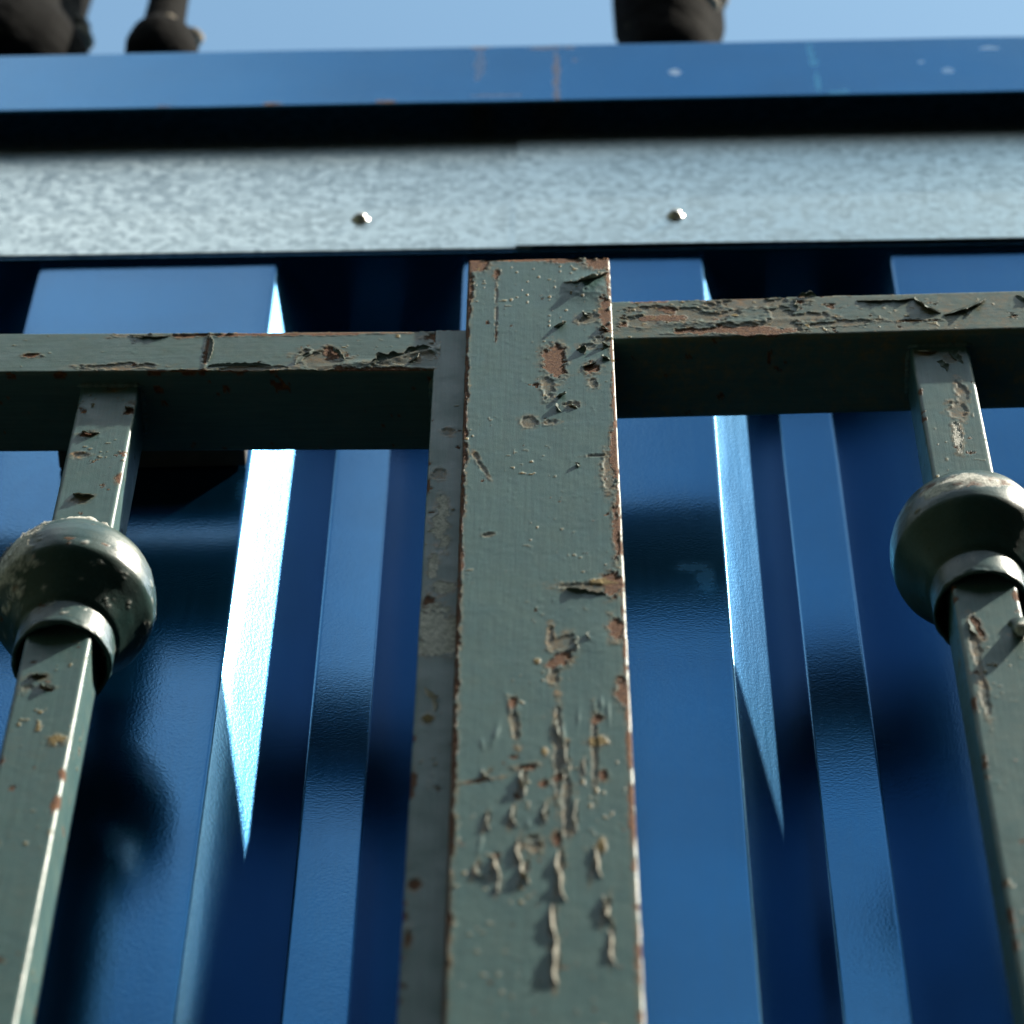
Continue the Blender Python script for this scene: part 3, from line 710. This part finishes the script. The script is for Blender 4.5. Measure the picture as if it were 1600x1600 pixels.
# the big torn flap near the top
flake(plate, (66.0, -181.5), (86.2, -171.5), 6.5, 1.25, -1, 0.35, 3, taper_ends=0.3, wob=0.2)
flake(plate, (62.5, -222), (66.5, -217), 3.0, 1.6, -1, 0.3, 4)
for i, (a, b, wd, th) in enumerate(K_): flake(plate, a, b, wd * (0.8 if math.dist(a, b) > 12.5 else 0.55), th * (1.12 if math.dist(a, b) > 11 else 0.75), -1, 0.16, 100 + i, under=0.8 if math.dist(a, b) > 11 and a[1] < -590 else 0.2)
for i, (a, b, wd, th, sd) in enumerate([((66.0, -433.5), (75.5, -437.0), 2.2, 1.3, 1), ((74.0, -437), (81.5, -437.5), 1.5, 1.1, 1), ((71.4, -243), (74.6, -247), 3.0, 1.3, 1), ((82.4, -222), (86.0, -226), 2.5, 1.4, -1), ((83.0, -236), (86.2, -240), 2.6, 1.4, -1), ((82.6, -248), (86.0, -252), 2.4, 1.3, -1), ((62.6, -283), (66.4, -279), 3.2, 1.4, -1), ((63.6, -289), (64.6, -296), 2.4, 1.4, -1), ((73.6, -257), (79.2, -254), 1.8, 1.2, -1), ((74.4, -208), (78.0, -213), 1.8, 1.3, -1), ((68.5, -289), (72.0, -293), 1.6, 1.2, -1), ((72, -338), (72.4, -341), 1.6, 1.3, -1), ((70.5, -466), (71.2, -475), 1.5, 1.3, -1), ((74.6, -463), (75.0, -469), 1.3, 1.3, -1)]):
    flake(plate, a, b, wd, th, sd, 0.28, 200 + i)
# brown leaf-shaped flake stuck to the stile
flake(left, (13.2, -489), (16.8, -506), 4.0, 0.7, 1, 0.3, 301, y=-71.0, under=1.0, taper_ends=0.5)
for o in [c for c in left.children if c.name.startswith('paint_flake')]: o['label'] = 'rust brown flake on the stile'
# torn paint on the rails
top_rails = {p: [c for c in p.children if c.name.startswith('top_rail')][0] for p in (left, right)}
for i, (a, b, wd, th, sd) in enumerate([((193, -191), (220, -189.5), 3.2, 0.8, -1), ((219, -189.5), (228, -205), 4.5, 1.2, -1), ((229, -206), (249, -192.5), 4.0, 0.9, -1), ((168, -186.5), (176, -185.8), 2.0, 1.5, 1), ((165, -190), (167, -200), 1.5, 1.2, 1), ((262, -190), (266, -199), 2.4, 1.2, 1)]):
    flake(top_rails[right], a, b, wd, th, sd, 0.3, 400 + i, y=-71.3)
for i, (a, b, wd, th, sd) in enumerate([((-86.0, -214), (-85.0, -236), 1.8, 1.3, 1), ((-85, -240), (-58, -240.5), 1.8, 0.8, 1), ((-48, -240), (-40, -228), 2.0, 1.0, 1), ((-16, -241), (-2, -233), 3.6, 1.0, 1), ((-2, -232), (10, -228), 2.4, 1.0, 1), ((0, -240), (4, -232), 2.2, 1.2, -1), ((-121, -211), (-104, -213), 1.6, 1.1, -1), ((-33, -226), (-27, -236), 1.4, 1.1, 1)]):
    flake(top_rails[left], a, b, wd, th, sd, 0.3, 450 + i, y=-71.3)

def weld(parent, pts, r, seed):
    pts = np.array(pts, float); n = 40; u = np.linspace(0, 1, n)
    seg = np.concatenate([[0], np.cumsum(np.linalg.norm(np.diff(pts, axis=0), axis=1))]); seg /= seg[-1]
    C_ = np.stack([np.interp(u, seg, pts[:, k]) for k in range(3)], -1)
    th = np.linspace(0, 2 * math.pi, 10, endpoint=False)
    d = np.gradient(C_, axis=0); d /= np.linalg.norm(d, axis=1)[:, None]
    a_ = np.cross(d, [0.3, 0.5, 0.81]); a_ /= np.linalg.norm(a_, axis=1)[:, None]; b_ = np.cross(d, a_)
    rr = r * np.clip(np.minimum(u, 1 - u) * 9, 0.05, 1) * (0.8 + 0.25 * np.abs(np.sin(u * 26)))
    P = C_[None] + rr[None, :, None] * (np.cos(th)[:, None, None] * a_[None] + np.sin(th)[:, None, None] * b_[None])
    P = P + (fbm(P, 2.5, 3, seed) - 0.5)[..., None] * r * 0.5
    mesh_obj('weld_bead', P.reshape(-1, 3), grid_faces(10, n, True), M_PLATE, parent, True, np.zeros((10 * n, 4)) + np.array([0.05, 0, 0, 0.3]))
weld(left, [(11.2, -69.5, -247.0), (11.2, -36, -247.0)], 2.6, 601)
weld(left, [(-141, -64.4, -243.4), (-112, -64.4, -244.2)], 1.7, 602)
weld(left, [(-113.6, -63, -244.0), (-113.6, -40, -244.0)], 1.7, 603)
weld(right, [(212, -64.4, -221.8), (241, -64.4, -221.2)], 1.7, 604)
weld(right, [(213.6, -63, -221.6), (213.6, -40, -221.6)], 1.7, 605)

# balusters
BY0, BY1 = -64.6, -38.6
def baluster(parent, x0, x1, ztop, zc, seed, chips, wear_fn, cchips):
    ss = axis_steps(-2345, ztop, -720, ztop, 0.9, 40)
    b = bar('baluster', 'z', round_profile(x0, x1, BY0, BY1, 1.7, 0.55, 0.9, 5), ss, M_PLATE, parent, seed=seed, chips=chips, dens=0.5, edge_rust=0.12, grime=0.12, lichen=0.3)
    cx, cy = (x0 + x1) / 2, (BY0 + BY1) / 2
    prof = [(16.6, 27), (17.6, 33), (18.2, 34), (18.9, 33.4), (19.1, 27.5)]
    prof += [(22.5, 25.0), (26.0, 21.5), (28.8, 17.0), (30.8, 11.5), (31.9, 5.5), (32.1, 0.0), (31.9, -4.0), (31.5, -7.2), (30.6, -9.2), (28.6, -12.4), (26.0, -16.4), (23.2, -21.0), (20.6, -25.5)]
    prof += [(18.9, -27.5), (19.1, -42), (18.9, -43), (18.0, -43.2), (17.5, -42.6), (17.3, -24), (12.0, -22)]
    c = lathe('collar', prof, cx, cy, zc, M_COLLAR, b, 150, seed + 1, cchips, wear_fn)
    return b
def wear_left(P, ang, z, h, wr):
    n = fbm(P, 6, 4, 91, 0.65)
    side = sstep(0.22, 0.5, np.exp(-((ang + 50) / 24) ** 2) * np.exp(-((z - 8) / 22) ** 2) + (n - 0.5) * 1.3)
    top = sstep(0.45, 0.7, np.exp(-((ang + 5) / 42) ** 2) * sstep(25, 29, z) + (n - 0.5) * 1.5) * (z > 22)
    m_ = np.maximum(side, top)
    h = h + m_ * (0.9 * fbm(P, 1.8, 3, 93)) + top * 0.5
    wr = wr.copy(); wr[..., 2] = np.maximum(wr[..., 2], m_)
    return h, wr
def wear_right(P, ang, z, h, wr):
    n = fbm(P, 5, 4, 95, 0.6) - 0.5
    e = 1 - np.sqrt(((ang + 12) / 38) ** 2 + ((z - 5.0) / 6.5) ** 2) + n * 1.4
    k = sstep(0, 0.15, e); pk = sstep(0.45, 0.62, fbm(P, 5, 3, 97))
    wr = wr.copy(); wr[..., 0] = np.maximum(wr[..., 0], k * pk * .75); wr[..., 2] = np.maximum(wr[..., 2], k * (1 - pk))
    return h - 0.3 * k, wr
chBL = [(-133, -285, 3.6, 2.4, 0, 'r'), (-116, -266, 2.6, 3, 0, 'r'), (-115.5, -259, 2.2, 2, 0, 'b'), (-129, -338, 4, 3, 0, 'b'), (-114.5, -322, 2, 4, 0, 'r'), (-131, -468, 4, 2.6, 0, 'b'), (-126.4, -475, 3, 2, 0, 'b'), (-134, -475, 2.6, 2, 0, 'b'), (-133, -302, 4, 2.4, 0, 'b'), (-120, -510, 3, 3, 0, 'y'), (-125, -245, 4, 3, 0, 'b')]
chBR = [(220, -228, 4, 2.4, 0, 'b'), (231, -233, 3, 5, -30, 'b'), (229, -278, 4, 7, 0, 'b'), (232, -262, 2.4, 9, 0, 'b'), (227, -300, 2.0, 12, 0, 'w'), (232, -262, 2.0, 4, 0, 'b'), (220.5, -445, 2.2, 8, 10, 'r'), (219, -458, 1.6, 14, 0, 'b'), (219.0, -480, 1.6, 24, 0, 'b'), (237, -450, 3, 4, 0, 'w')]
bl = baluster(left, -139.2, -113.9, -243.2, -396.5, 51, chBL, wear_left, [])
brr = baluster(right, 213.9, 239.0, -220.6, -371.0, 55, chBR, wear_right, [])
for i, (a, b, wd, th, sd) in enumerate([((-134.5, -282.5), (-127, -284), 2.6, 1.2, -1), ((-132.5, -333), (-123.5, -335), 3.6, 1.1, -1), ((-133.5, -465), (-128, -467), 2.2, 1.2, -1), ((-130, -473), (-124, -475), 2.0, 1.2, -1), ((-118.6, -262), (-114.8, -264), 2.0, 1.3, -1)]):
    flake(bl, a, b, wd, th, sd, 0.3, 500 + i, y=-64.7)
for i, (a, b, wd, th, sd) in enumerate([((217, -226.5), (225, -226), 3.2, 1.2, -1), ((229, -228), (235, -238), 3.2, 1.2, 1), ((224, -236), (228, -244), 2.6, 1.2, 1), ((218.6, -439), (221.5, -450), 2.6, 1.1, -1)]):
    flake(brr, a, b, wd, th, sd, 0.3, 520 + i, y=-64.7)

# painted bolt standing out of the right baluster, its tip worn pale
def stud(parent, cx, cz, y0):
    prof = [(0.05, 11.0), (1.8, 10.8), (2.7, 10.0), (3.0, 8.6), (3.1, 6.0), (3.2, 1.5), (4.4, 1.0), (4.6, 0.0), (4.6, -0.6)]; n = 28
    V = []; W = []
    for i in range(n):
        a = 2 * math.pi * i / n
        for (r, h) in prof:
            V.append((cx + r * math.cos(a), y0 - 0.55 * h - 0.6 * r * math.sin(a), cz + 0.8 * r * math.sin(a) - 0.95 * h)); W.append((0.25 if h > 10 else 0.0, 0, 1.0 if h > 9 else 0.0, 0.2))
    V = np.array(V); V += (fbm(V, 2.5, 2, 71) - 0.5)[:, None] * 0.9
    mesh_obj('bolt', V, grid_faces(n, len(prof), True, flip=True), M_COLLAR, parent, True, np.array(W))['label'] = 'stubby painted bolt with a pale worn tip'
stud(brr, 236.8, -444.0, -63.6)

# tangled cobweb on the left collar
def cobweb(parent, cx, cy, cz):
    rng = np.random.RandomState(3); V = []; f = []
    for i in range(150):
        az = math.radians(rng.normal(-58, 16)); elv = math.radians(rng.normal(22, 20))
        p = np.array([cx + 32.4 * math.cos(elv) * math.sin(az), cy - 32.4 * math.cos(elv) * math.cos(az), cz + 32.4 * math.sin(elv)])
        d = rng.normal(size=3) * [1, 1, 1.6]; d /= np.linalg.norm(d); n = (p - [cx, cy, cz]) / 32.4
        ln = rng.uniform(2, 8); r = rng.uniform(.05, .14); prev = None
        for k in range(6):
            t = k / 5; q = p + (d - n * (d @ n)) * ln * (t - .5) + n * (0.4 + 1.6 * math.sin(math.pi * t) * rng.rand()) + rng.normal(size=3) * .25
            b = len(V)
            for s_ in range(3):
                a = s_ * 2.094; V.append(q + r * np.array([math.cos(a), math.sin(a), math.sin(a + 1)]))
            if prev is not None:
                for s_ in range(3): f.append((prev + s_, prev + (s_ + 1) % 3, b + (s_ + 1) % 3, b + s_))
            prev = b
    o = mesh_obj('cobweb', V, f, M_WEB, parent, True); o['kind'] = 'stuff'
cobweb(bl, -126.5, -51.6, -396.5)

def dup_baluster(src, parent, dx):
    o = src.copy(); COL.objects.link(o); o.parent = parent; o.location = (src.location[0] + dx * MM, src.location[1], src.location[2])
    for ch in src.children:
        if ch.name.startswith('collar'):
            c = ch.copy(); COL.objects.link(c); c.parent = o
for k in range(1, 7): dup_baluster(bl, left, -150.0 * k)
for k in range(1, 7): dup_baluster(brr, right, 150.0 * k)

# dark bracket between the left rail and the sheet
bk = box('mounting_bracket', -158.5, -75.6, -31.4, -0.6, -204, -190, M_BRACKET, None, 1.2)
tag(bk, 'dark flat mounting bracket between the left top rail and the blue sheet', 'bracket')
